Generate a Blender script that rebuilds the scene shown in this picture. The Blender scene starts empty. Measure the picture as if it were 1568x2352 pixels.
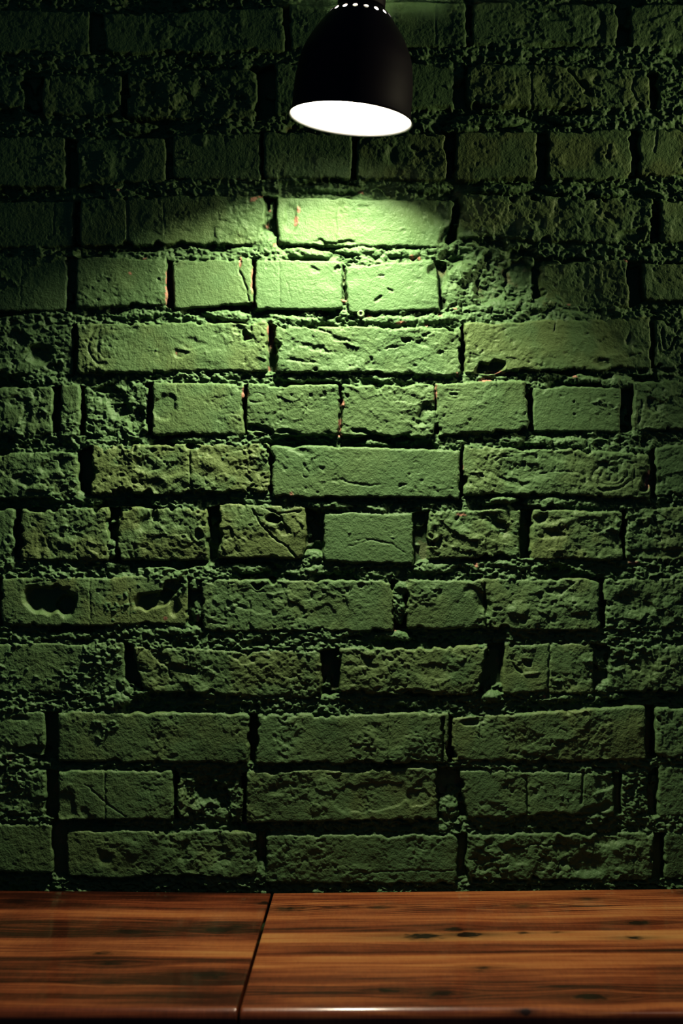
import bpy, bmesh, math, random
import numpy as np
from mathutils import Vector, Matrix

# ------------------------------------------------------------------ camera, world, lights
D = 1.91                     # camera to wall
S = 0.25 / 427.0             # metres per photograph pixel in the wall plane
F = D / S                    # focal length in photograph pixels
TOP = 0.75                   # table top height
CAMZ = TOP + (2050 - 1176) * S
scene = bpy.context.scene
col = scene.collection

cam_data = bpy.data.cameras.new('camera')
cam = bpy.data.objects.new('camera', cam_data)
col.objects.link(cam)
cam.location = (0, -D, CAMZ)
cam.rotation_euler = (math.radians(90), 0, 0)
cam_data.sensor_fit = 'VERTICAL'
cam_data.sensor_height = 36.0
cam_data.lens = F / 2352 * 36.0
cam_data.clip_start = 0.05
cam_data.dof.use_dof = True
cam_data.dof.focus_distance = D - 0.01
cam_data.dof.aperture_fstop = 4.5
scene.camera = cam

world = bpy.data.worlds.new('dim_room_light')
scene.world = world
world.use_nodes = True
bg = world.node_tree.nodes['Background']
bg.inputs['Color'].default_value = (0.30, 0.72, 1.4, 1)
bg.inputs['Strength'].default_value = 0.014

def area_light(name, loc, target, size, power, color, spread=180):
    d = bpy.data.lights.new(name, 'AREA')
    d.shape = 'DISK'; d.size = size; d.energy = power; d.color = color; d.spread = math.radians(spread)
    o = bpy.data.objects.new(name, d); col.objects.link(o)
    o.location = loc
    o.rotation_euler = (Vector(target) - Vector(loc)).to_track_quat('-Z', 'Y').to_euler()
    return o
# the neighbouring lamp of the bar, to the right of the picture
area_light('neighbouring_lamp_light', (1.25, -0.20, CAMZ + 0.45), (0.2, 0.0, CAMZ + 0.47), 0.12, 0.40, (1.0, 0.88, 0.55), 60)
area_light('counter_fill_light', (0.75, -1.5, CAMZ + 1.2), (0.30, -0.42, TOP), 0.2, 0.03, (1.0, 0.62, 0.45), 45)  # added unseen fill, warms the front of the counter
BULB_POWER = 560.0
BULB_COLOR = (1.0, 0.90, 0.70, 1)

scene.view_settings.view_transform = 'Standard'
scene.view_settings.look = 'None'
scene.view_settings.gamma = 1.0
scene.view_settings.use_curve_mapping = False
scene.view_settings.exposure = 0.0
scene.cycles.diffuse_bounces = 0

# ------------------------------------------------------------------ helpers
def W(px, py, y=0.0):
    """point of the wall plane from its place on the wall drawing"""
    return Vector(((px - 784) * S, y, CAMZ + (1176 - py) * S))

class N:
    """tiny node helper"""
    def __init__(self, name):
        self.m = bpy.data.materials.new(name); self.m.use_nodes = True
        self.t = self.m.node_tree; self.b = self.t.nodes['Principled BSDF']
    def n(self, kind, **kw):
        nd = self.t.nodes.new(kind)
        for k, v in kw.items():
            if k in nd.inputs.keys(): nd.inputs[k].default_value = v
            else: setattr(nd, k, v)
        return nd
    def l(self, a, b): self.t.links.new(a, b)
    def mix(self, fac, a, b, mode='MIX'):
        nd = self.t.nodes.new('ShaderNodeMix'); nd.data_type = 'RGBA'; nd.blend_type = mode
        for sock, v in ((nd.inputs[0], fac), (nd.inputs[6], a), (nd.inputs[7], b)):
            if hasattr(v, 'links'): self.l(v, sock)
            else: sock.default_value = v
        return nd.outputs[2]
    def ramp(self, fac, pts):
        nd = self.t.nodes.new('ShaderNodeValToRGB'); self.l(fac, nd.inputs[0])
        e = nd.color_ramp.elements
        while len(e) < len(pts): e.new(0.5)
        for k, (p, c) in enumerate(pts):
            e[k].position = p; e[k].color = c if len(c) == 4 else (*c, 1)
        return nd.outputs[0]

rs = np.random.RandomState(7)
PERM = rs.rand(8, 256, 256)
def vnoise(x, y, seed=0):
    t = PERM[seed % 8]
    ox = 37 * (seed // 8) + 11 * seed
    xi = np.floor(x).astype(np.int64); yi = np.floor(y).astype(np.int64)
    fx = x - xi; fy = y - yi
    fx = fx * fx * fx * (fx * (fx * 6 - 15) + 10); fy = fy * fy * fy * (fy * (fy * 6 - 15) + 10)
    x0 = (xi + ox) & 255; x1 = (x0 + 1) & 255; y0 = yi & 255; y1 = (y0 + 1) & 255
    a = t[y0, x0]; b = t[y0, x1]; c = t[y1, x0]; d = t[y1, x1]
    return ((a * (1 - fx) + b * fx) * (1 - fy) + (c * (1 - fx) + d * fx) * fy) * 2 - 1
def fbm(x, y, sc, octv=4, seed=0, gain=0.5, ax=1.0):
    r = 0; a = 1.0; n = 0; f = 1.0 / sc
    for k in range(octv):
        r = r + a * vnoise(x * f / ax + k * 17.3, y * f + k * 9.1, seed + k); n += a
        a *= gain; f *= 2.03
    return r / n
def cells(x, y, sc, seed=0, ax=1.0):
    """nearest and second distance, and a random slope plane of the nearest cell"""
    u = x / sc / ax; v = y / sc
    ui = np.floor(u).astype(np.int64); vi = np.floor(v).astype(np.int64)
    d1 = np.full(u.shape, 9.0); d2 = np.full(u.shape, 9.0); pl = np.zeros(u.shape)
    A, B, G, H = PERM[seed % 8], PERM[(seed + 3) % 8], PERM[(seed + 5) % 8], PERM[(seed + 6) % 8]
    for i in (-1, 0, 1):
        for j in (-1, 0, 1):
            a = (ui + i) & 255; b = (vi + j) & 255
            dx = u - (ui + i + A[b, a]); dy = v - (vi + j + B[b, a])
            d = np.sqrt(dx * dx + dy * dy)
            p = dx * (G[b, a] * 2 - 1) + dy * (H[b, a] * 2 - 1) + 0.5 * (G[a, b] * 2 - 1)
            near = d < d1
            d2 = np.where(near, d1, np.minimum(d2, d)); pl = np.where(near, p, pl); d1 = np.where(near, d, d1)
    return d1, d2, pl
def sstep(a, b, x):
    t = np.clip((x - a) / (b - a), 0, 1); return t * t * (3 - 2 * t)

def grid_mesh(name, P, close=False):
    """P: rows x cols x 3 -> quad grid mesh"""
    h, w, _ = P.shape
    idx = np.arange(h * w).reshape(h, w)
    q = np.stack([idx[:-1, :-1], idx[1:, :-1], idx[1:, 1:], idx[:-1, 1:]], -1).reshape(-1, 4)
    me = bpy.data.meshes.new(name)
    me.vertices.add(h * w); me.vertices.foreach_set('co', P.reshape(-1).astype(np.float32))
    me.loops.add(q.size); me.loops.foreach_set('vertex_index', q.reshape(-1).astype(np.int32))
    me.polygons.add(len(q))
    me.polygons.foreach_set('loop_start', np.arange(0, q.size, 4, dtype=np.int32))
    me.polygons.foreach_set('loop_total', np.full(len(q), 4, dtype=np.int32))
    me.polygons.foreach_set('use_smooth', np.ones(len(q), dtype=bool))
    me.update(calc_edges=True); me.validate()
    return me
def point_attr(me, name, arr):
    a = me.attributes.new(name, 'FLOAT', 'POINT')
    a.data.foreach_set('value', arr.reshape(-1).astype(np.float32))
def link(name, me, mat=None, parent=None):
    o = bpy.data.objects.new(name, me); col.objects.link(o)
    if mat: 
        for m in (mat if isinstance(mat, (list, tuple)) else [mat]): me.materials.append(m)
    if parent: o.parent = parent
    return o

# ------------------------------------------------------------------ the brick wall
# one row per course: (x_left, x_right, y_top_left, y_top_right, y_bottom_left, y_bottom_right,
#                      stand-out mm, roughness, olive, [dx bottom left, dx bottom right])
C = [
 [(-60,204,20,24,118,122,-1,1.6,.3),(235,652,34,14,124,118,1,1.4,.1),(665,860,10,8,110,108,0,1,0),(866,1069,2,4,108,110,1,1.5,.2),
  (1085,1418,4,8,104,106,-1,1.2,.3),(1448,1640,6,10,106,106,0,1.4,.2)],
 [(-60,55,168,172,246,248,-2,2,.2),(98,278,172,174,268,264,0,1.8,.4),(292,590,164,160,270,276,0,2.4,.5),(632,790,144,150,262,264,0,1,0),
  (800,1043,146,140,244,246,-1,1.0,.1),(1065,1490,143,158,244,248,1,1.7,.6,10,2),(1510,1640,165,160,250,250,-5,2.2,.1)],
 [(-60,150,314,312,428,428,0,1,.3),(175,380,320,317,428,416,0,1.3,.3),(396,598,308,306,411,413,0,.9,.3),(605,808,305,305,408,410,1,1,.2),
  (820,1028,312,304,412,415,1,1.6,.7),(1046,1232,303,304,414,412,3,.9,1),(1258,1450,300,300,412,412,1,1.4,.8),(1468,1640,296,298,404,406,1,1.3,1)],
 [(-60,168,466,460,570,566,-1,.9,.2),(183,608,455,448,566,560,2,1.4,.4,2,-6),(634,1045,453,462,560,570,2,1.0,.2,4,-24),
  (1058,1500,448,456,546,562,1,2.2,.6,-8,-4),(1516,1640,460,462,556,558,0,1.6,.4)],
 [(-60,153,590,588,714,714,-1,.8,.1),(175,382,593,593,707,700,2,1.3,.2,2,0),(396,577,602,594,712,697,3,.5,.2,4,6),(588,784,600,599,713,712,3,.6,0),
  (793,1001,612,598,722,712,3,.7,0,6,9),(1022,1226,600,584,706,690,-7,1.8,.1),(1243,1441,598,598,704,706,0,1.7,.5,4,5),(1478,1640,604,606,690,693,0,1.1,.4)],
 [(-60,168,748,745,858,858,-3,2.6,.1),(178,613,742,742,857,853,2,1.5,.5),(632,1057,750,755,854,862,3,1.9,.2),
  (1067,1495,742,730,858,846,2,1.2,.6),(1504,1640,738,738,846,845,-1,1.8,.1)],
 [(-60,120,892,888,1010,996,-1,1.8,.2),(138,183,882,884,988,1000,0,1.6,.2),(192,338,884,880,996,998,-4,3.0,.1),(350,560,880,884,998,998,3,1.2,.4),
  (566,776,882,884,997,1000,2,1.2,.2),(784,997,884,884,1004,1003,3,1.8,.2),(1001,1205,880,875,1001,986,4,1.2,.2,6,10),(1224,1425,888,888,990,994,-1,.9,.1),
  (1455,1640,876,874,988,990,0,1.8,.2)],
 [(-60,180,1038,1037,1146,1144,-1,2.2,.3),(213,619,1021,1020,1136,1130,2,2.2,.8,-4,0),(625,1056,1024,1034,1142,1146,4,1.0,.2),
  (1065,1492,1023,1042,1134,1144,2,1.7,.4),(1506,1640,1024,1022,1140,1140,-1,1.4,0)],
 [(-60,33,1175,1170,1285,1284,-1,1.6,.1),(48,250,1170,1166,1289,1286,0,2.0,.8),(272,475,1165,1168,1287,1288,0,1.7,.9),(502,702,1158,1164,1281,1284,1,1.6,1,-4,1),
  (742,949,1178,1180,1290,1296,1,.5,.1),(983,1195,1170,1171,1284,1282,0,2.6,.5),(1222,1430,1170,1176,1282,1286,1,1.4,.9),(1438,1640,1166,1165,1284,1288,-1,2.4,.4)],
 [(4,432,1327,1325,1438,1435,0,1.2,.8),(465,902,1333,1332,1450,1450,1,1.5,.4,0,0),(933,1112,1332,1332,1446,1446,0,1.6,.4,0,14),
  (1104,1376,1331,1330,1446,1446,2,1.8,.5,24,2),(1388,1640,1328,1326,1442,1440,0,2.1,.2)],
 [(-60,283,1480,1478,1590,1590,-2,1.0,.3),(304,736,1488,1498,1588,1606,1,2.0,.7,20,1),(778,1124,1490,1482,1592,1596,2,1.7,.6,2,-26),
  (1156,1362,1479,1477,1592,1596,0,1.3,.6),(1397,1640,1486,1484,1590,1592,-1,1.8,.3)],
 [(-60,102,1634,1636,1734,1736,-2,1.2,.2),(133,570,1634,1640,1750,1753,1,1.3,.5),(588,1029,1642,1636,1754,1752,3,1.6,.4),
  (1038,1480,1650,1622,1750,1745,2,1.5,.7,2,5),(1505,1640,1626,1624,1742,1742,0,1.8,.2)],
 [(5,105,1772,1770,1878,1872,-2,1.6,.2,12,0),(133,397,1771,1769,1882,1884,2,1.0,.3),(407,556,1778,1780,1880,1892,-4,3,.3),(565,1004,1774,1762,1890,1882,2,1.3,.8),
  (1054,1411,1768,1776,1878,1872,1,1.5,.3,18,0),(1426,1492,1775,1775,1870,1870,-12,.6,.1),(1512,1640,1760,1760,1874,1875,-1,1.2,.1)],
 [(-60,120,1895,1893,2004,2006,-1,.9,.3),(154,588,1908,1910,2016,2016,1,1.5,.5),(610,1050,1918,1916,2028,2030,1,1.3,.3),
  (1072,1500,1916,1914,2022,2022,0,2.0,.2),(1525,1640,1912,1910,2020,2020,-1,1.2,.1)],
]
def fill_course(y, seed):
    r = random.Random(seed); out = []; x = -1150 - r.randint(0, 200)
    while x < 2700:
        w = r.choice([205, 430, 430, 205]); j = r.randint(-4, 4)
        out.append((x, x + w, y + j, y + j + r.randint(-3, 3), y + 112 + j, y + 112 + j, r.uniform(-2, 2), r.uniform(.9, 2), r.random() * .5))
        x += w + r.randint(10, 26)
    return out
for ci, row in enumerate(C):                       # carry each course on beyond the picture, both ways
    r = random.Random(ci)
    yt, yb = row[0][2], row[0][4]; x = row[0][0]
    # the bricks cut by the picture edge keep a natural length
    row[0] = (row[0][1] - (430 if row[0][1] > 110 else 205),) + row[0][1:]
    x = row[0][0] - 14
    while x > -1150:
        w = r.choice([205, 430]); row.insert(0, (x - w, x, yt, yt, yb, yb, r.uniform(-2, 2), r.uniform(.9, 2), .2)); x -= w + 16
    e = row[-1]; row[-1] = (e[0], e[0] + 430) + e[2:]
    x = row[-1][1] + 14; yt, yb = e[3], e[5]
    while x < 2700:
        w = r.choice([205, 430]); row.append((x, x + w, yt, yt, yb, yb, r.uniform(-2, 2), r.uniform(.9, 2), .2)); x += w + 16
for k in range(1, 7): C.insert(0, fill_course(10 - 148 * k, 100 + k))
for k in range(0, 9): C.append(fill_course(2056 + 148 * k, 200 + k))

def axis(parts):
    out = []
    for a, b, s in parts: out.append(np.arange(a, b, s, dtype=np.float64))
    out.append(np.array([parts[-1][1]], dtype=np.float64)); return np.concatenate(out)
FLOOR_PY = 1176 + CAMZ / S
gx = axis([(-1000, -200, 10), (-200, -20, 4), (-20, 1588, 1.9), (1588, 1768, 4), (1768, 2568, 10)])
gy = axis([(-820, -140, 10), (-140, -16, 4), (-16, 2062, 1.9), (2062, FLOOR_PY, 14)])
PX, PY = np.meshgrid(gx, gy)

# warped drawing coordinates: edges wander, corners crumble
WX = PX + 3.8 * fbm(PX, PY, 46, 3, 1) + 1.9 * fbm(PX, PY, 11, 2, 2)
WY = PY + 4.0 * fbm(PX, PY, 60, 3, 3) + 1.9 * fbm(PX, PY, 12, 2, 4)

c1a, c1b, c1p = cells(WX, WY, 34, 1, 1.3)
c2a, c2b, c2p = cells(WX + 90, WY, 13, 2, 1.4)
big = fbm(PX, PY, 110, 3, 5)
mid = fbm(PX, PY, 34, 4, 6, .55)
fine = 1.25 * fbm(PX, PY, 8.5, 2, 7, .6) + .75 * vnoise(PX / 4.6, PY / 4.6, 3) + .25 * vnoise(PX / 5.3 + 9, PY / 5.3, 6)
t_ = fbm(PX, PY, 120, 4, 9, .5) * 5.0
terr = (np.floor(t_) + sstep(.0, .10, t_ - np.floor(t_)))           # spalled layers with sharp lips
pits = np.clip(fbm(PX, PY, 14, 2, 12) - .38, 0, 1)
patch = sstep(-.15, .25, fbm(PX, PY, 75, 2, 14))                     # where the face is broken up
# mortar bed (mm, negative is set back)
mort = -3.6 + 5.0 * fbm(PX, PY, 58, 3, 15, .5, 2.2) + 4.0 * (1 - np.abs(fbm(PX, PY, 17, 3, 16, .6, 1.5)) * 2.6) * .8 \
       + 2.6 * (0.55 - c2a) + 2.0 * c2p + .8 * fine - 2.0
deep = sstep(.16, .36, fbm(PX, PY, 90, 3, 20, .5, 2.0))              # stretches where mortar has fallen out
mort = mort - 8.0 * deep
Hh = mort.copy()
olive = np.zeros_like(PX); onbrick = np.zeros_like(PX)

def window(x0, x1, y0, y1, pad):
    i0, i1 = np.searchsorted(gy, [y0 - pad, y1 + pad]); j0, j1 = np.searchsorted(gx, [x0 - pad, x1 + pad])
    return slice(max(i0, 0), min(i1, len(gy))), slice(max(j0, 0), min(j1, len(gx)))
def quad_dist(X, Y, pts, k=3.0):
    ds = []
    for a in range(4):
        (ax, ay), (bx, by) = pts[a], pts[(a + 1) % 4]
        ex, ey = bx - ax, by - ay; L = math.hypot(ex, ey) + 1e-9
        ds.append(((X - ax) * (-ey) + (Y - ay) * ex) / L)
    s = 0
    for d in ds: s = s + np.exp(-np.clip(d, -60, 200) / k)
    return -k * np.log(s)
def brick_pts(b):
    x0, x1, a, b2, c, d = b[:6]; l = b[9] if len(b) > 9 else 0; r = b[10] if len(b) > 10 else 0
    return [(x0, a), (x1, b2), (x1 + r, d), (x0 + l, c)]

rr = random.Random(5)
for ci, row in enumerate(C):                       # open head joints first
    for b0, b1 in zip(row[:-1], row[1:]):
        p0, p1 = brick_pts(b0), brick_pts(b1)
        pts = [p0[1], p1[0], p1[3], p0[2]]
        xs = [p[0] for p in pts]; ys = [p[1] for p in pts]
        if max(xs) < gx[0] or min(xs) > gx[-1] or max(ys) < gy[0] or min(ys) > gy[-1]: continue
        pts = [(pts[0][0] - 4, pts[0][1]), (pts[1][0] + 4, pts[1][1]), (pts[2][0] + 4, pts[2][1]), (pts[3][0] - 4, pts[3][1])]
        w = window(min(xs), max(xs), min(ys), max(ys), 20)
        d = quad_dist(WX[w], WY[w], pts, 1.5)
        m = sstep(-1, 3, d)
        dp = rr.choice([13, 17, 20, 22])
        plug = sstep(.18, .4, fbm(PX[w], PY[w], 26, 2, 23 + ci)) * rr.choice([0, .5, 1])
        Hh[w] = Hh[w] * (1 - m) + m * np.where(True, -dp * (1 - plug) + (mort[w] - 2) * plug, 0)
for ci, row in enumerate(C):
    for b in row:
        pts = brick_pts(b); xs = [p[0] for p in pts]; ys = [p[1] for p in pts]
        if max(xs) < gx[0] or min(xs) > gx[-1] or max(ys) < gy[0] or min(ys) > gy[-1]:
            rr.random(); rr.random(); rr.random(); continue
        w = window(min(xs), max(xs), min(ys), max(ys), 16)
        d = quad_dist(WX[w], WY[w], pts, 2.6)
        off, ro, ol = b[6:9]
        d = d - (3 + 7 * max(ro - .8, 0)) * np.clip(fbm(PX[w] + 500, PY[w], 24, 2, 36) - .12, 0, 1) * 1.6
        u = (PX[w] - (xs[0] + xs[1]) / 2) / 200; v = (PY[w] - (ys[0] + ys[2]) / 2) / 56
        face = off + u * rr.uniform(-.9, .9) + v * rr.uniform(-.7, .9)
        ang = rr.random() * 3.1
        rp = patch[w] if ro < 1.7 else .45 + .55 * patch[w]
        rk = max(ro - .7, 0)
        face = face + 1.1 * min(ro, 1.6) * big[w] + (0.45 + .95 * rk * rp) * mid[w] + (.21 + .16 * rk * rp) * fine[w] \
            + rk * rp * (1.5 * c1p[w] + .7 * c2p[w] + .40 * terr[w]) - 2.2 * ro * pits[w] * (.4 + rp) \
            + (.22 * terr[w] if ro > .9 else 0)
        wdt = 5.5; R = 2.6
        e = np.clip(d / wdt, 0, 1)
        bh = face - R * (1 - np.sqrt(np.clip(1 - (1 - e) ** 2, 0, 1))) + np.where(d < 0, d * 4.5, 0)
        on = bh > Hh[w]
        Hh[w] = np.maximum(Hh[w], bh)
        olive[w] = np.where(on, ol, olive[w]); onbrick[w] = np.where(on & (d > 0), 1, onbrick[w])

# ---- features of single bricks: hollows, broken edges, lumps, grooves
def loc_uv(w, cx, cy, ang, warp=5):
    a = math.radians(ang)
    x = WX[w] - cx + warp * vnoise(PX[w] / 16, PY[w] / 16, 3); y = WY[w] - cy + warp * vnoise(PX[w] / 16 + 50, PY[w] / 16, 4)
    return x * math.cos(a) + y * math.sin(a), -x * math.sin(a) + y * math.cos(a)
def dent(cx, cy, rx, ry, depth, ang=0, edge=.35, p=2.0, warp=5):
    R = max(rx, ry) * 1.3 + 12; w = window(cx - R, cx + R, cy - R, cy + R, 0)
    x, y = loc_uv(w, cx, cy, ang, warp)
    q = (np.abs(x / rx) ** p + np.abs(y / ry) ** p) ** (1 / p)
    Hh[w] -= depth * (1 - sstep(1 - edge, 1, q))
def lump(cx, cy, rx, ry, top, ang=0, rough=1.0):
    R = max(rx, ry) * 1.4 + 12; w = window(cx - R, cx + R, cy - R, cy + R, 0)
    x, y = loc_uv(w, cx, cy, ang, 3)
    q = np.clip((x / rx) ** 2 + (y / ry) ** 2, 0, 1.6)
    h = top - 9 * (1 - np.sqrt(np.clip(1 - q, 0, 1))) - 30 * np.clip(q - 1, 0, 1) + rough * (1.6 * c2p[w] + 1.0 * fine[w] + 1.3 * (.5 - c2a[w]))
    Hh[w] = np.maximum(Hh[w], h)
def line(pts, width, depth, warp=2.0, lip=0.0):
    xs = [p[0] for p in pts]; ys = [p[1] for p in pts]
    w = window(min(xs), max(xs), min(ys), max(ys), width * 3 + 6)
    X = PX[w] + warp * vnoise(PX[w] / 9, PY[w] / 9, 5); Y = PY[w] + warp * vnoise(PX[w] / 9, PY[w] / 9 + 31, 6)
    dm = np.full(X.shape, 1e9); sg = np.zeros(X.shape)
    for (ax, ay), (bx, by) in zip(pts[:-1], pts[1:]):
        ex, ey = bx - ax, by - ay; L2 = ex * ex + ey * ey
        t = np.clip(((X - ax) * ex + (Y - ay) * ey) / L2, 0, 1)
        d = np.hypot(X - ax - t * ex, Y - ay - t * ey)
        sg = np.where(d < dm, np.sign((X - ax) * ey - (Y - ay) * ex), sg); dm = np.minimum(dm, d)
    Hh[w] -= depth * np.exp(-(dm / width) ** 2)
    if lip: Hh[w] += lip * np.exp(-(dm / (width * 3.2)) ** 2) * sg
def ring(cx, cy, rx, ry, width, depth, ang=0, arc=None):
    R = max(rx, ry) * 1.3 + 10; w = window(cx - R, cx + R, cy - R, cy + R, 0)
    x, y = loc_uv(w, cx, cy, ang, 3)
    q = (np.sqrt((x / rx) ** 2 + (y / ry) ** 2) - 1) * min(rx, ry)
    g = np.exp(-(q / width) ** 2)
    if arc:
        a = np.degrees(np.arctan2(-y, x)) % 360
        g = g * sstep(0, 18, np.minimum((a - arc[0]) % 360, (arc[1] - a) % 360) * ((a - arc[0]) % 360 < (arc[1] - arc[0]) % 360))
    Hh[w] -= depth * g

for f in [  # hollows: x, y, rx, ry, depth mm, angle, edge, squareness
    (112,1378,64,34,11,6,.30,3),(150,1395,26,26,6,0,.4,2),(352,1378,46,20,8,-14,.3,3),(392,1352,38,22,7,-35,.4,2.2),(402,1392,20,30,6,0,.5,2),
    (630,1193,19,13,11,0,.6,2),(648,1215,22,12,2.5,40,.4,2),(1122,843,42,16,9,-8,.35,2.2),(1165,856,30,10,6,0,.4,2),
    (1048,606,38,20,6,-25,.5,2),(1130,640,44,60,7,10,.3,2.6),(1190,640,34,52,8,0,.3,3),(1062,625,26,34,-6,10,.6,2),
    (90,812,40,30,8,0,.6,2),(40,775,30,24,5,20,.6,2),(120,845,28,16,5,0,.5,2),
    (270,930,30,46,6,-25,.5,2.4),(312,965,22,34,6,10,.4,2),(232,905,26,26,4,30,.5,2),(190,950,8,50,6,4,.5,2),(248,892,30,10,5,0,.5,2),
    (380,935,30,38,2.6,30,.3,2),(598,985,36,12,5,8,.3,2.4),(660,992,30,8,4,0,.4,2),(835,995,34,8,4,6,.4,2),
    (1108,1385,24,38,7,-30,.9,2),(1082,1355,22,22,3,0,.9,2),(1150,1212,42,18,6,34,.8,2),(1120,1185,40,18,4,10,.8,2),(1006,1248,16,14,4,0,.7,2),
    (1240,1190,30,14,4,-10,.6,2),(1290,1200,60,12,-2.5,-18,.8,2),(1275,1225,40,12,3,14,.8,2),(1070,1225,70,14,-4,28,.9,2),
    (330,1200,34,20,4,-48,.8,2),(352,1180,12,22,5,0,.4,2.6),(456,1225,12,18,3.5,0,.4,2.4),(155,1245,38,14,-1.5,0,.6,2),
    (620,1350,50,14,1.4,0,.25,2.4),(585,1380,46,26,1.3,10,.2,3),(650,1400,50,30,-1.0,-30,.5,2.4),(745,1415,28,30,1.2,0,.2,2),
    (1330,1395,36,18,-3,30,.9,2),(1290,1360,30,16,2.5,0,.9,2),(1190,1400,40,20,-2.5,-20,.9,2),(1460,1385,60,34,3,10,.7,2),
    (420,1540,40,12,2.6,20,.3,2),(370,1510,30,14,2.0,30,.3,2),(455,1580,40,20,-1.5,40,.5,2),(560,1515,30,12,2.2,12,.3,2),(385,1555,40,22,1.4,10,.3,2.5),
    (960,1590,70,10,4,2,.3,2.4),(1000,1540,60,24,1.6,0,.4,2),(1290,1205,12,12,2,0,.4,2),
    (1210,1520,14,8,3,40,.5,2),(1190,1535,26,6,3,50,.5,2),(1220,1548,30,7,-1.5,0,.6,2),
    (1090,1655,40,12,4,-10,.5,2),(70,1725,50,14,5,0,.4,2),(45,1650,30,10,2,0,.6,2),
    (150,1850,26,34,2.5,0,.3,2.4),(200,1870,24,12,1.5,30,.4,2),(470,1815,34,36,8,0,.5,2),(510,1830,22,40,7,-20,.4,2.4),(455,1860,30,14,-4,10,.8,2),
    (850,1830,90,34,1.6,-6,.12,3),(960,1830,30,20,1.8,0,.15,2.4),(640,1810,40,20,2,-20,.8,2),(730,1850,30,30,-1.2,0,.8,2),(1390,1800,28,20,3,-30,.4,2),(1370,1860,50,14,3,-16,.4,2),
    (500,1940,14,50,2.4,0,.7,2),(240,1970,26,26,3,0,.8,2),(300,1945,30,20,-1.8,20,.8,2),(420,1960,12,44,2.4,5,.7,2),(520,1975,30,14,2,0,.8,2),(380,1925,20,14,1.8,0,.7,2),
    (1180,1960,50,20,2.4,30,.5,2),(1290,1955,16,50,3,-12,.4,2),(1350,1985,50,30,4,0,.5,2),(1440,1950,40,24,-3,0,.7,2),(1400,1930,40,16,3,0,.6,2),(1110,1985,30,20,2,0,.6,2),
    (1280,105,60,10,4,0,.5,2),(1275,35,34,16,2.5,20,.5,2),(1205,60,22,12,2.2,30,.6,2),(1380,60,16,40,2,0,.6,2),
    (1128,200,60,50,-1.6,0,.1,4),(1340,200,30,10,3.2,48,.4,2),(1255,190,30,30,2,0,.7,2),(1370,180,14,14,3,0,.6,2),
    (230,210,30,34,2.4,20,.6,2),(400,215,34,44,-3,12,.8,2),(340,210,22,40,2.8,0,.7,2),(460,210,20,40,2.5,10,.7,2),(560,215,40,40,1.5,0,.3,2),
    (240,380,26,40,-2,10,.4,2),(300,370,22,34,2,0,.8,2),(465,320,14,14,-2.5,0,.6,2),(960,345,24,12,3,30,.6,2),(900,360,20,26,2.6,20,.7,2),(1390,362,12,10,4,0,.6,2),
    (668,500,20,34,3.4,10,.4,2),(770,558,60,8,3,0,.4,2),(1010,500,26,34,2,0,.5,2),(1028,548,20,34,7,20,.5,2),(560,530,50,24,-1.6,20,.8,2),
    (1130,560,50,12,4,10,.4,2),(1450,540,40,18,5,-8,.5,2),(1400,500,30,12,3,30,.6,2),(1280,480,16,34,2,10,.6,2),(1240,510,14,24,2.4,-20,.6,2),
    (420,610,40,14,1.8,-20,.8,2),(755,640,34,34,1.6,30,.9,2),(722,622,12,8,2.0,40,.5,2),(775,615,12,10,4,30,.5,2),(1005,625,26,22,5,30,.3,2),
    (870,688,14,6,2.4,-30,.4,2),(895,665,12,4,1.8,30,.4,2),(877,634,9,4,1.6,0,.4,2),(975,680,36,22,-.8,20,.5,2),(810,640,20,26,1.4,0,.9,2),
    (565,768,13,10,9,30,.5,2),(545,755,20,10,3,20,.5,2),(440,790,40,14,1.6,0,.6,2),(490,820,44,18,-1.0,0,.6,2),(415,815,24,12,2.2,0,.5,2),
    (930,780,16,8,3.6,0,.5,2),(900,800,18,5,2.2,0,.5,2),(968,790,18,9,3,10,.5,2),(720,800,70,8,2.0,14,.6,2),(770,775,60,6,1.8,20,.6,2),(690,830,50,6,1.8,6,.6,2),
    (1400,790,40,30,2.4,0,.7,2),(1445,780,14,20,3,10,.6,2),(1380,830,30,12,2.4,0,.6,2),(1460,810,22,12,-2,30,.7,2),
    (240,1055,40,30,-1.0,0,.3,2),(330,1065,34,18,2.4,30,.4,2),(395,1080,36,18,2.6,-30,.5,2),(480,1060,40,20,-1.8,20,.6,2),(560,1080,50,30,1.2,0,.25,2),(350,1115,50,18,2.2,10,.6,2),(608,1040,14,20,-1.8,0,.4,2),
    (690,1038,40,10,1.6,20,.6,2),(925,1116,12,6,2.4,0,.5,2),(700,1070,10,8,1.6,0,.5,2),(820,1108,70,5,1.0,4,.6,2),(1210,1080,60,24,2.2,12,.5,2),(1180,1108,60,12,1.8,6,.6,2),(1300,1050,60,12,1.6,10,.6,2),
    (1480,1110,14,24,9,0,.4,2),(50,1100,30,20,3.4,20,.6,2),(120,1070,40,20,3,-30,.5,2),(90,1120,40,12,-2,0,.6,2),
    (60,950,14,40,3,8,.6,2),(40,920,30,16,3,0,.6,2),(80,905,10,24,2.4,0,.6,2),(1500,930,22,20,4,30,.6,2),(1470,945,8,40,2,0,.5,2),
    (1041,905,14,6,2.4,0,.5,2),(1315,925,5,5,2.5,0,.5,2),(1320,948,5,6,2.5,0,.5,2),(975,950,22,34,5,20,.5,2),
    (1350,1180,60,10,-2,0,.6,2),(1420,1240,20,30,2.8,0,.6,2),(1500,1220,60,30,2.8,30,.6,2),(1520,1270,60,14,3,0,.5,2),
    (455,1478,10,10,1,0,.5,2),(590,1345,14,8,5,0,.4,2),(628,1334,13,10,12,0,.5,2)]:
    dent(*f)
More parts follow.
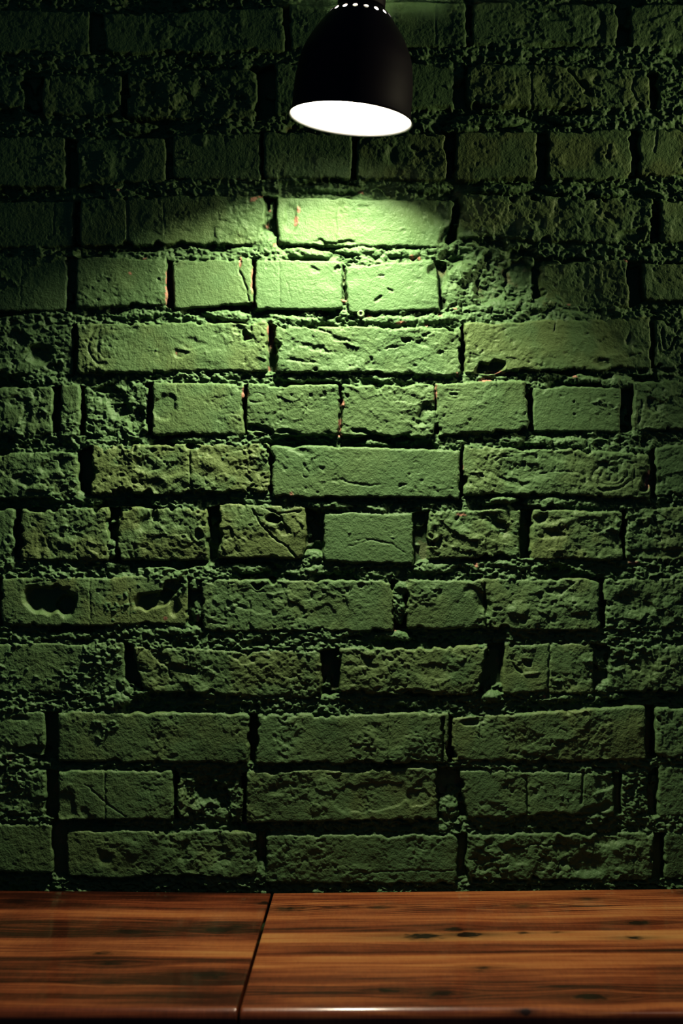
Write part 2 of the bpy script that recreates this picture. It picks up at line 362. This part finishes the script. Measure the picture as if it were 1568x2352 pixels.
for f in [  # lumps of mortar
    (990,962,19,24,3.5,8),(1000,1004,16,12,0,0),(1036,1016,26,14,0,20),(878,712,0.1,0.1,-30,0),(1130,1603,22,18,2.5,0),(1075,1610,20,9,-1,0),
    (268,1612,34,19,2.5,-6),(285,1580,14,30,-1,-30),(180,730,40,10,-1,0),(320,720,60,14,0,-6),(520,722,60,13,0,4),(680,735,60,12,1,2),(900,735,90,13,1.5,2),(1010,730,60,12,1,0),
    (1060,625,26,24,3,-30),(1040,675,26,30,1,0),(1140,705,70,16,1,-6),(1240,700,60,18,0,-10),(1320,722,60,16,0,4),(1460,740,30,30,0,0),(605,560,30,30,2,30),(560,575,44,14,0,0),
    (700,580,60,13,1,2),(830,575,60,10,1,0),(930,580,60,11,1,0),(1000,570,34,14,0,0),(690,868,70,11,0,2),(860,868,80,10,0,4),(760,870,30,9,1,0),
    (1180,1010,44,15,1,0),(1240,1012,34,14,2,10),(1310,1018,50,15,1,4),(1090,995,40,12,0,0),(1075,868,22,12,0,0),(1240,862,70,12,-1,4),(1340,870,50,12,0,-4),(1420,878,44,16,0,0),
    (440,1010,54,10,0,0),(300,1000,34,10,-1,10),(860,1020,44,8,0,4),(200,1150,34,14,-1,0),(175,1140,22,18,-1,0),(750,1160,70,12,1,3),(600,1152,50,8,-1,0),(860,1168,34,9,0,8),
    (1150,1150,44,13,2,-4),(1260,1155,60,14,1,0),(1340,1158,50,12,0,0),(1020,1165,30,9,0,0),(720,1280,24,16,-1,0),(720,1310,60,13,-1,0),(560,1308,60,13,-1,0),(1000,1305,60,14,0,-6),(1100,1300,54,13,0,0),(1180,1300,60,14,0,4),
    (1240,1262,22,14,0,0),(915,1390,16,44,-1,0),(925,1350,18,20,-1,0),(905,1460,40,11,0,4),(560,1460,80,12,0,2),(700,1465,80,12,-1,2),(420,1450,80,13,0,0),(330,1455,60,12,-1,0),(160,1460,80,12,-2,0),(450,1345,20,18,-1,0),(455,1405,16,30,-3,0),
    (254,1260,18,26,-1,0),(258,1300,40,9,-3,0),(1390,1580,34,20,-1,-20),(1300,1605,60,10,-1,0),(1400,1600,44,12,-2,0),(1260,1610,44,9,-1,0),(560,1612,60,9,-2,0),(460,1618,34,8,-2,0),(750,1610,20,14,-2,0),
    (1040,1560,0.1,0.1,-30,0),(1030,1860,26,34,-2,0),(1020,1900,50,14,-2,0),(870,1900,30,10,-2,0),(360,1890,90,10,-3,0),(1130,1885,40,12,-3,0),(600,2010,22,30,-3,0),(1460,1890,80,14,-4,0),
    (1150,430,80,12,-1,0),(1300,432,60,12,-1,0),(960,430,80,12,-1,0),(1400,440,44,11,-2,0),(760,432,80,11,-1,0),(540,440,60,14,-1,0),(420,438,60,12,-2,0),(180,452,60,11,-3,0),
    (1120,275,90,16,-1,0),(1060,290,44,12,-1,0),(1340,275,80,14,-1,4),(1480,275,60,16,-1,10),(1180,120,80,13,-2,0),(1300,125,70,12,-1,0),(1400,125,40,18,-1,0),(1480,140,50,24,-2,10),(1050,150,20,40,-2,0),
    (170,145,60,16,-2,6),(330,150,70,12,-3,0),(490,142,60,12,-3,0),(560,145,20,20,0,0),(300,290,60,13,-3,0),(120,295,60,10,-4,0),(1058,20,20,30,-2,0)]:
    lump(*f)
for f in [  # cracks and incised lines
    ([(712,886),(706,930),(695,955),(690,975)],1.5,2.0),([(775,468),(770,500),(772,530),(770,560)],1.5,1.2),([(292,456),(293,560)],2.0,1.8),([(376,470),(378,540)],1.4,1.2),
    ([(552,600),(550,620),(562,650),(572,690)],2.2,2.4),([(641,605),(643,710)],2,.9),([(668,690),(660,650)],1.3,.8),([(406,900),(405,870)],2,1),([(437,1036),(436,1080),(440,1130)],2.4,2.4),
    ([(1263,1480),(1262,1515),(1258,1590)],2.2,2.6),([(893,1642),(892,1752)],2,2),([(1016,1650),(1018,1748)],3.4,7),([(1210,1790),(1212,1870)],2.6,4),([(1340,1775),(1335,1845)],2.2,4),
    ([(1308,1775),(1306,1792)],2.2,3),([(241,1774),(243,1880)],2,1.8),([(206,1330),(207,1436)],1.6,1.2),([(296,1352),(298,1420)],1.4,1.2),([(574,1382),(573,1448)],1.8,1.8),([(480,1428),(520,1434)],1.6,1.4),
    ([(118,1332),(60,1340)],1.5,1.2),([(1113,1340),(1118,1440)],3.0,5),([(1219,145),(1221,245)],2,1.6),([(1305,160),(1330,190),(1360,220)],3,3),([(1458,175),(1450,200),(1462,230)],2.2,2),
    ([(1000,10),(1002,100)],1.8,1.2),([(124,470),(122,540)],1.6,1.2),([(50,585),(46,700)],1.4,.8),([(1510,300),(1500,350)],2,1.6),([(1276,735),(1272,760)],1.6,1.6),
    ([(580,1170),(600,1205),(625,1235),(660,1255),(680,1280)],2,3),([(600,1165),(640,1180),(690,1175)],2,2),([(640,1180),(665,1225)],1.8,2.6),([(365,1520),(385,1530),(392,1560)],1.8,2),
    ([(1120,1052),(1160,1042),(1200,1040)],1.6,1),([(1240,1088),(1290,1082),(1330,1085)],1.5,1),([(1440,820),(1470,810)],2,2),([(800,1255),(850,1240),(900,1250),(930,1270)],1.6,.8),
    ([(660,1820),(740,1850)],1.2,.6),([(715,1835),(718,1900)],.8,.5),([(955,1920),(957,2028)],1.6,1.0),([(820,2005),(960,1998),(1040,2000)],1.6,1),([(1180,1950),(1230,1940),(1290,1942)],2,2),([(1310,1990),(1320,2010)],2,2),
    ([(195,1800),(250,1850),(290,1875)],1.5,1.4),([(510,1810),(520,1850),(535,1880)],2.6,-3),([(440,640),(460,640)],1,.4),([(1125,1560),(1100,1592)],2.4,2),([(830,1160),(860,1180)],1.4,1),
    ([(1320,1030),(1340,1040)],1.4,1),([(905,705),(960,700)],1,.5),([(1560,760),(1540,800),(1515,812)],3,3.5),([(1520,755),(1525,800)],3,3.5)]:
    line(*f)
for f in [(1408,1090,52,34,2.6,1.8,-24),(1408,1090,34,22,2.2,1.0,-24),(1410,1095,14,7,3,1.4,-30),(240,792,36,46,3.2,2.0,6,(90,290)),(252,790,26,34,2.4,.9,6,(80,300)),
          (1185,790,70,40,2.2,.7,-20,(60,200)),(850,1270,60,30,1.8,.8,0,(20,160)),(1180,1075,54,30,2.2,1.2,0,(80,250)),(1330,48,52,44,2.2,1.4,0,(270,90)),
          (590,915,16,12,2,1.0,0),(1041,905,16,10,2,.9,0),(1290,1690,12,14,1.8,1.0,0,(0,180)),(700,1085,8,9,1.6,1.2,0)]:
    ring(*f)

# thin flecks where the paint is gone and the brick shows
bare = np.zeros_like(PX)
for (cx, cy, rx, ry, a) in [(680,508,4,12,0),(685,482,2.5,8,0),(583,458,9,4,-20),(598,452,5,2,0),(613,512,2,6,0),(632,562,4,3,0),(618,480,2,3,0),(829,441,6,2.5,0),(272,436,6,3,0),(270,1,0,0,0),
        (330,592,5,2.5,0),(299,628,3.5,4,0),(383,655,2.2,34,0),(384,690,4,5,0),(388,700,8,4,20),(580,640,2.2,34,2),(583,700,6,7,0),(552,602,2.5,14,0),(945,592,4,6,20),(963,592,4,5,-20),
        (921,741,12,2.5,0),(845,724,10,2,0),(985,870,6,2,0),(622,775,5,26,0),(618,760,3,12,0),(568,772,5,6,0),(618,845,3,6,0),(405,812,1,3,10),(560,905,2,18,0),(1000,905,2,24,0),
        (781,975,3,14,0),(786,925,4,9,0),(778,1000,5,3,0),(790,690,5,3,0),(1045,709,5,2,0),(1115,872,14,4,0),(1150,856,36,3,0),(1060,1075,2,24,0),(1487,1105,5,18,0),(1320,864,6,3,0),
        (1093,1296,5,8,0),(1060,1182,12,3,0),(1455,1293,12,4,0),(380,1420,4,4,0),(562,1895,6,4,0),(453,1422,3,8,0),(22,1742,5,4,0),(908,1440,4,8,0),(1305,700,4,2,0),(670,1135,3,3,0),(980,745,4,2,0),
        (1250,1600,3,3,0),(1050,862,3,5,0),(1010,722,3,3,0),(1490,1090,3,10,0),(735,715,4,2,0),(1440,600,7,3,30)]:
    if rx <= 0: continue
    w = window(cx - 60, cx + 60, cy - 60, cy + 60, 0)
    x = PX[w] - cx + 2.2 * vnoise(PX[w] / 5, PY[w] / 5, 2); y = PY[w] - cy + 2.2 * vnoise(PX[w] / 5, PY[w] / 5, 5)
    a = math.radians(a); u = x * math.cos(a) + y * math.sin(a); v = -x * math.sin(a) + y * math.cos(a)
    bare[w] = np.maximum(bare[w], 1 - sstep(.7, 1.15, np.sqrt((u / (rx + .8)) ** 2 + (v / (ry + .8)) ** 2)))
dk = sstep(-9, -15, Hh) * sstep(.22, .4, fbm(PX, PY, 22, 3, 31))
bare = np.maximum(bare, dk * .18)
# worn, yellower patches of paint; some bricks also carry the lamp's yellow tint, painted in
ol2 = np.clip(olive * (.35 + .9 * sstep(-.3, .35, fbm(PX, PY, 70, 3, 33))), 0, 1)

Yw = -Hh * 0.001
P = np.stack([(PX - 784) * S, Yw, CAMZ + (1176 - PY) * S], -1)
P = np.pad(P, ((1, 1), (1, 1), (0, 0)), mode='edge')      # turn the borders back so that the wall has a thickness
P[0, :, 1] = P[-1, :, 1] = P[:, 0, 1] = P[:, -1, 1] = 0.14
me = grid_mesh('wall_back', P)
pad1 = lambda a: np.pad(a, 1, mode='edge')
point_attr(me, 'bare', pad1(bare)); point_attr(me, 'olive', pad1(ol2))

n = N('painted_brick')
tc = n.n('ShaderNodeTexCoord'); b = n.b
n1 = n.n('ShaderNodeTexNoise', Scale=420.0, Detail=3.0); n.l(tc.outputs['Object'], n1.inputs['Vector'])
n2 = n.n('ShaderNodeTexNoise', Scale=9.0, Detail=4.0); n.l(tc.outputs['Object'], n2.inputs['Vector'])
n3 = n.n('ShaderNodeTexNoise', Scale=170.0, Detail=2.0); n.l(tc.outputs['Object'], n3.inputs['Vector'])
a1 = n.n('ShaderNodeAttribute', attribute_name='olive'); a2 = n.n('ShaderNodeAttribute', attribute_name='bare')
green = n.mix(n2.outputs['Fac'], (0.130, 0.285, 0.098, 1), (0.168, 0.320, 0.112, 1))
olv = n.mix(n3.outputs['Fac'], (0.235, 0.300, 0.078, 1), (0.270, 0.320, 0.085, 1))
mo = n.n('ShaderNodeMath', operation='MULTIPLY'); n.l(a1.outputs['Fac'], mo.inputs[0]); mo.inputs[1].default_value = .5
c = n.mix(mo.outputs[0], green, olv)
brk = n.mix(n3.outputs['Fac'], (0.55, 0.24, 0.13, 1), (0.72, 0.42, 0.28, 1))
c = n.mix(a2.outputs['Fac'], c, brk)
n.l(c, b.inputs['Base Color'])
b.inputs['Roughness'].default_value = 0.52; b.inputs['Specular IOR Level'].default_value = 0.35
bp = n.n('ShaderNodeBump', Strength=0.9, Distance=0.0009); n.l(n1.outputs['Fac'], bp.inputs['Height'])
bp2 = n.n('ShaderNodeBump', Strength=0.5, Distance=0.0008); n.l(n3.outputs['Fac'], bp2.inputs['Height'])
n.l(bp2.outputs['Normal'], bp.inputs['Normal']); n.l(bp.outputs['Normal'], b.inputs['Normal'])
wall = link('wall_back', me, n.m); wall['kind'] = 'structure'

fm = N('dark_floor'); nn = fm.n('ShaderNodeTexNoise', Scale=6.0)
fm.l(fm.ramp(nn.outputs['Fac'], [(.3, (.02, .016, .013)), (.7, (.04, .03, .025))]), fm.b.inputs['Base Color'])
bm = bmesh.new(); bmesh.ops.create_cube(bm, size=1, matrix=Matrix.Translation((0, -1.4, -0.05)) @ Matrix.Diagonal((3.2, 3.1, .1, 1)))
fme = bpy.data.meshes.new('floor'); bm.to_mesh(fme); bm.free()
floor = link('floor', fme, fm.m); floor['kind'] = 'structure'

# ------------------------------------------------------------------ the wooden counter: two slabs
def seam(t): return -0.0930 - 0.0130 * (t / 0.446)
DEPTH, RAD, THICK = 0.452, 0.0125, 0.045
def t_of(py):       # distance from the wall of a line drawn at photo height py
    return D - D * 874.0 / (py - 1176.0)
prof = []           # (t, drop)
prof.append((0.0030, -THICK)); prof.append((0.0030, -0.002)); prof.append((0.0042, 0.0))
ts = np.concatenate([np.arange(0.0055, DEPTH - RAD, 0.0011), [DEPTH - RAD]])
prof += [(t, 0.0) for t in ts]
for k in range(1, 15):
    a = math.radians(90 * k / 14); prof.append((DEPTH - RAD + RAD * math.sin(a), -RAD + RAD * math.cos(a)))
prof += [(DEPTH, -THICK + .004), (DEPTH - .004, -THICK), (0.0030, -THICK)]
prof = np.array(prof)

def tone_curve(pts, t):
    xs = [t_of(p[0]) for p in pts]; return np.interp(t, xs, [p[1] for p in pts])
def slab(side):
    step = 0.0021
    if side == 'right': us = np.concatenate([[0, .0004, .0010, .0018], np.arange(.0036, .62, step), np.arange(.62, 1.13, .01)])
    else: us = np.concatenate([[0, .0004, .0010, .0018], np.arange(.0036, .45, step), np.arange(.45, .95, .01)])
    sgn = 1 if side == 'right' else -1
    T, U = np.meshgrid(prof[:, 0], us, indexing='ij'); DZ = np.repeat(prof[:, 1:2], len(us), 1)
    xs0 = seam(T); X = xs0 + sgn * (0.0016 + U)
    e = np.clip(U / .0018, 0, 1); rnd = -.0018 * (1 - np.sqrt(1 - (1 - e) ** 2))      # eased end
    top = (DZ > -THICK + .004)
    fade = 1 - .75 * np.clip(T / DEPTH, 0, 1)
    lift = (0.0058 * (X - xs0) / .552 if sgn > 0 else 0.0038 * (xs0 - X) / .366)
    Z = DZ + np.where(top, rnd, 0) + np.clip(lift, 0, .01) * fade
    # wood drawing, in counter coordinates (mm)
    x = X * 1000; t = T * 1000
    warp = 7 * fbm(x, t, 160, 2, 40, .5, 2.4)
    knots = {'right': [(1042,2138,16,1.3),(1072,2150,20,1.5),(1466,2126,17,1.5),(1458,2160,14,1.1),(660,2088,22,.9),(690,2086,12,.8),(885,2276,12,1.2),(905,2278,9,1.1),(1014,2284,18,1.2),(1110,2225,14,.9),(1098,2232,9,.7),(1360,2292,22,1.3),(1286,2270,9,.8),(1200,2147,10,.9),(970,2153,30,1.1),(1278,2146,9,.8),(1204,2318,6,1.6),(1196,2086,26,.7),(1350,2072,20,.8),(1580,2060,26,.8),(870,2086,20,.8),(790,2085,12,.8)],
             'left': [(506,2137,20,1.6),(545,2128,24,.9),(295,2142,20,1.2),(255,2215,24,.9),(480,2240,30,1.0),(40,2075,26,1.0),(385,2065,18,.7),(610,2074,14,1.1),(130,2130,40,.6),(235,2192,16,.9),(255,2258,20,.8)]}[side]
    bend = np.zeros_like(x); kn = np.zeros_like(x)
    for (kx, ky, kr, ks) in knots:
        tt = t_of(ky) * 1000; xx = (kx - 784) / F * (D * 1000 - tt)
        kr = kr * .72
        dx = (x - xx) / kr; dt = (t - tt) / (kr * .8)
        bend += np.sign(dt) * kr * 1.1 * np.exp(-(dx / 2.6) ** 2) * np.exp(-np.abs(dt) / 2.2) * min(ks, 1.2)
        q = np.sqrt(dx ** 2 * (.5) + dt ** 2) + .25 * vnoise(x / 6, t / 4, 3)
        kn = np.maximum(kn, ks * 1.1 * np.exp(-(q / .9) ** 2)); kn = np.maximum(kn, ks * .55 * np.exp(-(dx / 3.8) ** 2 - (dt / .95) ** 2))
    tb = t + warp * .4 - bend
    if side == 'right':
        tone = tone_curve([(2050,.50),(2068,.46),(2078,.60),(2110,.64),(2117,.46),(2141,.40),(2144,.74),(2163,.80),(2167,.52),(2184,.46),(2189,.20),(2193,.34),(2198,.62),(2222,.56),(2230,.38),(2262,.42),(2266,.34),(2284,.48),(2296,.42),(2310,.50)], (t + warp * .8 + 1.6 * fbm(x, t, 9, 2, 52, .5, 14)) / 1000)
        cath = [(2086, 34, .75, 650, 1800), (2282, 30, .6, 600, 1700)]
    else:
        tone = tone_curve([(2045,.36),(2058,.30),(2070,.36),(2092,.34),(2096,.60),(2108,.56),(2118,.28),(2130,.32),(2150,.27),(2160,.46),(2170,.62),(2198,.62),(2203,.34),(2230,.30),(2255,.26),(2259,.20),(2264,.42),(2280,.30),(2296,.26),(2310,.42)], (t + warp * .8 + 1.6 * fbm(x, t, 9, 2, 52, .5, 14)) / 1000)
        cath = [(2180, 20, .25, -200, 700)]
    tone = tone + .11 * fbm(x, t, 130, 3, 42, .5, 3.5)
    # grain: long streaks and closed flame figures
    g = fbm(x, tb, 3.4, 3, 45, .7, 42) * .20 + fbm(x, tb, 11, 2, 47, .5, 30) * .20
    for (cy, wd, am, x0, x1) in cath:
        c0 = t_of(cy) * 1000
        ph = (tb - c0 + 3 * fbm(x, t, 60, 2, 44, .5, 3)) ; rad = np.sqrt(ph ** 2 + (3.5 * np.sin(x / 46 + 1.2 * np.sin(x / 113))) ** 2)
        rings = np.sin(rad * .72 + x / 60.0); g += -am * .62 * np.clip(rings - .1, 0, 1) * np.exp(-(ph / wd) ** 2)
    tone = .45 + (tone - .46) * 1.25 + .20 * fbm(x, t, 22, 3, 54, .55, 6) + g * .85 - .16 * sstep(150, 480, np.abs(x - 60)) * sstep(-.4, .5, fbm(x, t, 90, 2, 50, .5, 3))  # last term darkens the wood towards both ends, painting in the lamp's falloff
    me = grid_mesh('tabletop', np.stack([X, -T, TOP + Z], -1) if sgn < 0 else np.stack([X, -T, TOP + Z], -1)[:, ::1])
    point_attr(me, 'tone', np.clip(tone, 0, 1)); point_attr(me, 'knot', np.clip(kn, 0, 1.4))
    bm = bmesh.new(); bm.from_mesh(me)
    bmesh.ops.remove_doubles(bm, verts=bm.verts[:], dist=1e-6)
    bmesh.ops.holes_fill(bm, edges=[e for e in bm.edges if e.is_boundary], sides=0)
    bmesh.ops.recalc_face_normals(bm, faces=bm.faces[:])
    bm.to_mesh(me); bm.free()
    return me

w = N('varnished_pine'); b = w.b
tc = w.n('ShaderNodeTexCoord'); mp = w.n('ShaderNodeMapping'); mp.inputs['Scale'].default_value = (9, 620, 620)
w.l(tc.outputs['Object'], mp.inputs['Vector'])
g1 = w.n('ShaderNodeTexNoise', Scale=1.0, Detail=3.0, Roughness=.6); w.l(mp.outputs[0], g1.inputs['Vector'])
mp2 = w.n('ShaderNodeMapping'); mp2.inputs['Scale'].default_value = (340, 70, 70); w.l(tc.outputs['Object'], mp2.inputs['Vector'])
g2 = w.n('ShaderNodeTexNoise', Scale=1.0, Detail=2.0); w.l(mp2.outputs[0], g2.inputs['Vector'])
at = w.n('ShaderNodeAttribute', attribute_name='tone'); ak = w.n('ShaderNodeAttribute', attribute_name='knot')
m1 = w.n('ShaderNodeMath', operation='MULTIPLY_ADD'); w.l(g1.outputs['Fac'], m1.inputs[0]); m1.inputs[1].default_value = .42; w.l(at.outputs['Fac'], m1.inputs[2])
m2 = w.n('ShaderNodeMath', operation='MULTIPLY_ADD'); w.l(g2.outputs['Fac'], m2.inputs[0]); m2.inputs[1].default_value = .16; w.l(m1.outputs[0], m2.inputs[2])
m3 = w.n('ShaderNodeMath', operation='SUBTRACT'); w.l(m2.outputs[0], m3.inputs[0]); m3.inputs[1].default_value = .20
cw = w.ramp(m3.outputs[0], [(0.0, (.018, .0055, .003)), (.22, (.085, .021, .0085)), (.45, (.32, .078, .026)), (.70, (.66, .215, .060)), (1.0, (.88, .42, .12))])
cw = w.mix(ak.outputs['Fac'], cw, (.020, .007, .004, 1))
w.l(cw, b.inputs['Base Color'])
b.inputs['Roughness'].default_value = .32; b.inputs['Specular IOR Level'].default_value = .3
b.inputs['Coat Weight'].default_value = .8; b.inputs['Coat Roughness'].default_value = .13
bw = w.n('ShaderNodeBump', Strength=.35, Distance=.0006); w.l(g1.outputs['Fac'], bw.inputs['Height']); w.l(bw.outputs['Normal'], b.inputs['Normal'])
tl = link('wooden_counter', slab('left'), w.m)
tl['label'] = 'darker wooden counter slab left of the narrow gap, under the brick wall'; tl['category'] = 'counter'; tl['group'] = 'wooden counter slabs'
tr = link('wooden_counter', slab('right'), w.m)
tr['label'] = 'wider, redder wooden counter slab right of the narrow gap, with bright front edge'; tr['category'] = 'counter'; tr['group'] = 'wooden counter slabs'

# ------------------------------------------------------------------ the wall lamp
LD = 1.750                                           # depth of the lamp
K = LD / F                                           # metres per photo pixel at the lamp
lamp = bpy.data.objects.new('wall_lamp', None); col.objects.link(lamp)
lamp.empty_display_size = .05
lamp.location = ((805 - 784) * K, -(D - LD), CAMZ + (1176 - 274) * K)
lamp.rotation_euler = (0, math.radians(5.4), 0)
lamp['label'] = 'dark bell-shaped metal wall lamp, lit, with a ring of vent holes near its top'; lamp['category'] = 'lamp'

def lathe(profile, seg=96, mats=None):
    bm = bmesh.new(); rings = []
    for r, s in profile:
        if r < 1e-6: rings.append([bm.verts.new((0, 0, s))])
        else: rings.append([bm.verts.new((r * math.cos(2 * math.pi * k / seg), r * math.sin(2 * math.pi * k / seg), s)) for k in range(seg)])
    for i, (a, c) in enumerate(zip(rings[:-1], rings[1:])):
        for k in range(seg):
            k2 = (k + 1) % seg
            if len(a) == 1 and len(c) == 1: continue
            if len(a) == 1: f = bm.faces.new((a[0], c[k2], c[k]))
            elif len(c) == 1: f = bm.faces.new((a[k], a[k2], c[0]))
            else: f = bm.faces.new((a[k], a[k2], c[k2], c[k]))
            f.smooth = True
            if mats: f.material_index = mats[i]
    bmesh.ops.recalc_face_normals(bm, faces=bm.faces[:])
    return bm
def smooth_profile(pts, n=6):
    out = []
    for i in range(len(pts) - 1):
        p0 = pts[max(i - 1, 0)]; p1 = pts[i]; p2 = pts[i + 1]; p3 = pts[min(i + 2, len(pts) - 1)]
        for k in range(n):
            t = k / n
            out.append(tuple(.5 * (2 * p1[a] + (p2[a] - p0[a]) * t + (2 * p0[a] - 5 * p1[a] + 4 * p2[a] - p3[a]) * t * t + (3 * p1[a] - p0[a] - 3 * p2[a] + p3[a]) * t ** 3) for a in (0, 1)))
    out.append(pts[-1]); return out
outer = smooth_profile([(138.5,6),(137,22),(136.5,60),(134.5,95),(128.5,135),(119,162),(106,188),(90,213),(73,236),(62,249),(52,257)], 5)
lip = [(139.5,3.5),(143.5,1.6),(144.6,0),(143.6,-1.6),(141.5,-1.2)]
inner = [(r - 2.2, s) for r, s in outer]
full = [(r * K, s * K) for r, s in [(12, 255)] + [(49.5, 255)] + inner[::-1][1:] + lip[::-1] + outer + [(12, 258.5)]]
ni = 1 + 1 + len(inner) - 1
mats = [1 if i < ni + 0 else 0 for i in range(len(full))]
bm = lathe(full + [full[0]], 128, mats + [0])
bmesh.ops.remove_doubles(bm, verts=bm.verts[:], dist=1e-7)
bmesh.ops.recalc_face_normals(bm, faces=bm.faces[:])
sm_ = bpy.data.meshes.new('lamp_shade'); bm.to_mesh(sm_); bm.free()
for p in sm_.polygons: p.use_smooth = True

black = N('black_lacquer'); nb = black.n('ShaderNodeTexNoise', Scale=900.0); bb = black.n('ShaderNodeBump', Strength=.15, Distance=.0003)
black.l(nb.outputs['Fac'], bb.inputs['Height']); black.l(bb.outputs['Normal'], black.b.inputs['Normal'])
black.l(black.mix(nb.outputs['Fac'], (.011, .007, .015, 1), (.015, .010, .020, 1)), black.b.inputs['Base Color']); black.b.inputs['Roughness'].default_value = .55; black.b.inputs['Specular IOR Level'].default_value = .3
white = N('white_enamel'); white.b.inputs['Base Color'].default_value = (.22, .22, .22, 1); white.b.inputs['Roughness'].default_value = .4
glow = N('lit_bulb'); glow.b.inputs['Base Color'].default_value = (.9, .9, .9, 1)
glow.b.inputs['Emission Color'].default_value = BULB_COLOR; glow.b.inputs['Emission Strength'].default_value = BULB_POWER
shade = link('lamp_shade', sm_, [black.m, white.m], lamp); shade['label'] = 'dark bell-shaped shade with white inside'
# vent holes
bm = bmesh.new(); HR, HS = 71.5 * K, 238 * K
for k in range(18):
    a = math.radians(20 * k - 90 + 10)
    d = Vector((math.cos(a) * .72, math.sin(a) * .72, .70)).normalized()
    m = Matrix.Translation(Vector((math.cos(a) * HR, math.sin(a) * HR, HS))) @ d.to_track_quat('Z', 'Y').to_matrix().to_4x4()
    bmesh.ops.create_cone(bm, cap_ends=True, segments=20, radius1=5.6 * K, radius2=5.6 * K, depth=14 * K, matrix=m)
cm = bpy.data.meshes.new('vent'); bm.to_mesh(cm); bm.free()
cut = bpy.data.objects.new('vent', cm); col.objects.link(cut); cut.parent = lamp
cm.materials.append(black.m)
mod = shade.modifiers.new('vents', 'BOOLEAN'); mod.operation = 'DIFFERENCE'; mod.object = cut; mod.solver = 'EXACT'
bpy.context.view_layer.update()
dg = bpy.context.evaluated_depsgraph_get()
new = bpy.data.meshes.new_from_object(shade.evaluated_get(dg))
shade.modifiers.clear(); shade.data = new
bpy.data.objects.remove(cut, do_unlink=True)

def mesh_obj(name, bm, mat, parent):
    me = bpy.data.meshes.new(name); bm.to_mesh(me); bm.free(); return link(name, me, mat, parent)
neck = lathe([(0, 259 * K), (53 * K, 259 * K), (55 * K, 261 * K), (55 * K, 318 * K), (52 * K, 326 * K), (40 * K, 332 * K), (18 * K, 334 * K), (14 * K, 345 * K), (0, 345 * K)], 72)
mesh_obj('socket_cap', neck, black.m, lamp)
sock = lathe([(0, 250 * K), (26 * K, 250 * K), (28 * K, 246 * K), (28 * K, 212 * K), (22 * K, 208 * K), (0, 208 * K)], 48)
mesh_obj('socket', sock, white.m, lamp)
BS = 150.0                                            # bulb centre above the rim, photo px at lamp depth
bprof = smooth_profile([(0, BS - 64), (24, BS - 60), (46, BS - 44), (60, BS - 16), (61, BS + 10), (48, BS + 34), (30, BS + 54), (26, BS + 62)], 4)
bulb = lathe([(max(r, 0) * K, s * K) for r, s in bprof], 40)
mesh_obj('light_bulb', bulb, glow.m, lamp)['label'] = 'glowing round bulb'

def tube(pts, r, seg=20):
    bm = bmesh.new(); rings = []
    for i, p in enumerate(pts):
        a = pts[max(i - 1, 0)]; b_ = pts[min(i + 1, len(pts) - 1)]; t = (b_ - a).normalized()
        u = t.cross(Vector((1, 0, 0))).normalized(); v = t.cross(u)
        rings.append([bm.verts.new(p + (u * math.cos(2 * math.pi * k / seg) + v * math.sin(2 * math.pi * k / seg)) * r) for k in range(seg)])
    for a, c in zip(rings[:-1], rings[1:]):
        for k in range(seg): bm.faces.new((a[k], a[(k + 1) % seg], c[(k + 1) % seg], c[k])).smooth = True
    bm.faces.new(rings[0]); bm.faces.new(rings[-1]); bmesh.ops.recalc_face_normals(bm, faces=bm.faces[:]); return bm
z0 = 340 * K; pts = [Vector((0, 0, z0)), Vector((0, 0, z0 + .03))]
for k in range(1, 15):
    a = math.radians(90 * k / 14); pts.append(Vector((0, .07 * (1 - math.cos(a)), z0 + .03 + .07 * math.sin(a))))
pts.append(Vector((0, D - LD - .008, z0 + .10)))
mesh_obj('arm', tube(pts, .0065), black.m, lamp)
plate = lathe([(0, 0), (.045, 0), (.045, .008), (.041, .012), (.012, .014), (.012, .02), (0, .02)], 64)
po = mesh_obj('wall_plate', plate, black.m, lamp); po.location = (0, D - LD, z0 + .10); po.rotation_euler = (math.radians(90), 0, 0)

# ------------------------------------------------------------------ the screw in the mortar under the lamp
steel = N('painted_steel'); sn = steel.n('ShaderNodeTexNoise', Scale=500.0)
steel.l(steel.mix(sn.outputs['Fac'], (.17, .30, .11, 1), (.24, .36, .16, 1)), steel.b.inputs['Base Color']); steel.b.inputs['Roughness'].default_value = .35
bm = lathe([(0, .0012), (.0016, .0012), (.0019, .0028), (.0040, .0034), (.0050, .0022), (.0053, .0008), (.0040, 0), (.0022, -.0005), (.0020, -.018), (0, -.020)], 36)
sc = mesh_obj('screw', bm, steel.m, None)
sc.location = W(828, 723, -0.0055); sc.rotation_euler = (math.radians(90 - 8), 0, 0)
sc['label'] = 'small round-headed screw in the mortar below the lamp'; sc['category'] = 'screw'
bm = bmesh.new()
for a in (0, 90):
    bmesh.ops.create_cube(bm, size=1, matrix=Matrix.Rotation(math.radians(a + 20), 4, 'Z') @ Matrix.Translation((0, 0, .0013)) @ Matrix.Diagonal((.0030, .0007, .0008, 1)))
mesh_obj('cross_slot', bm, black.m, sc)
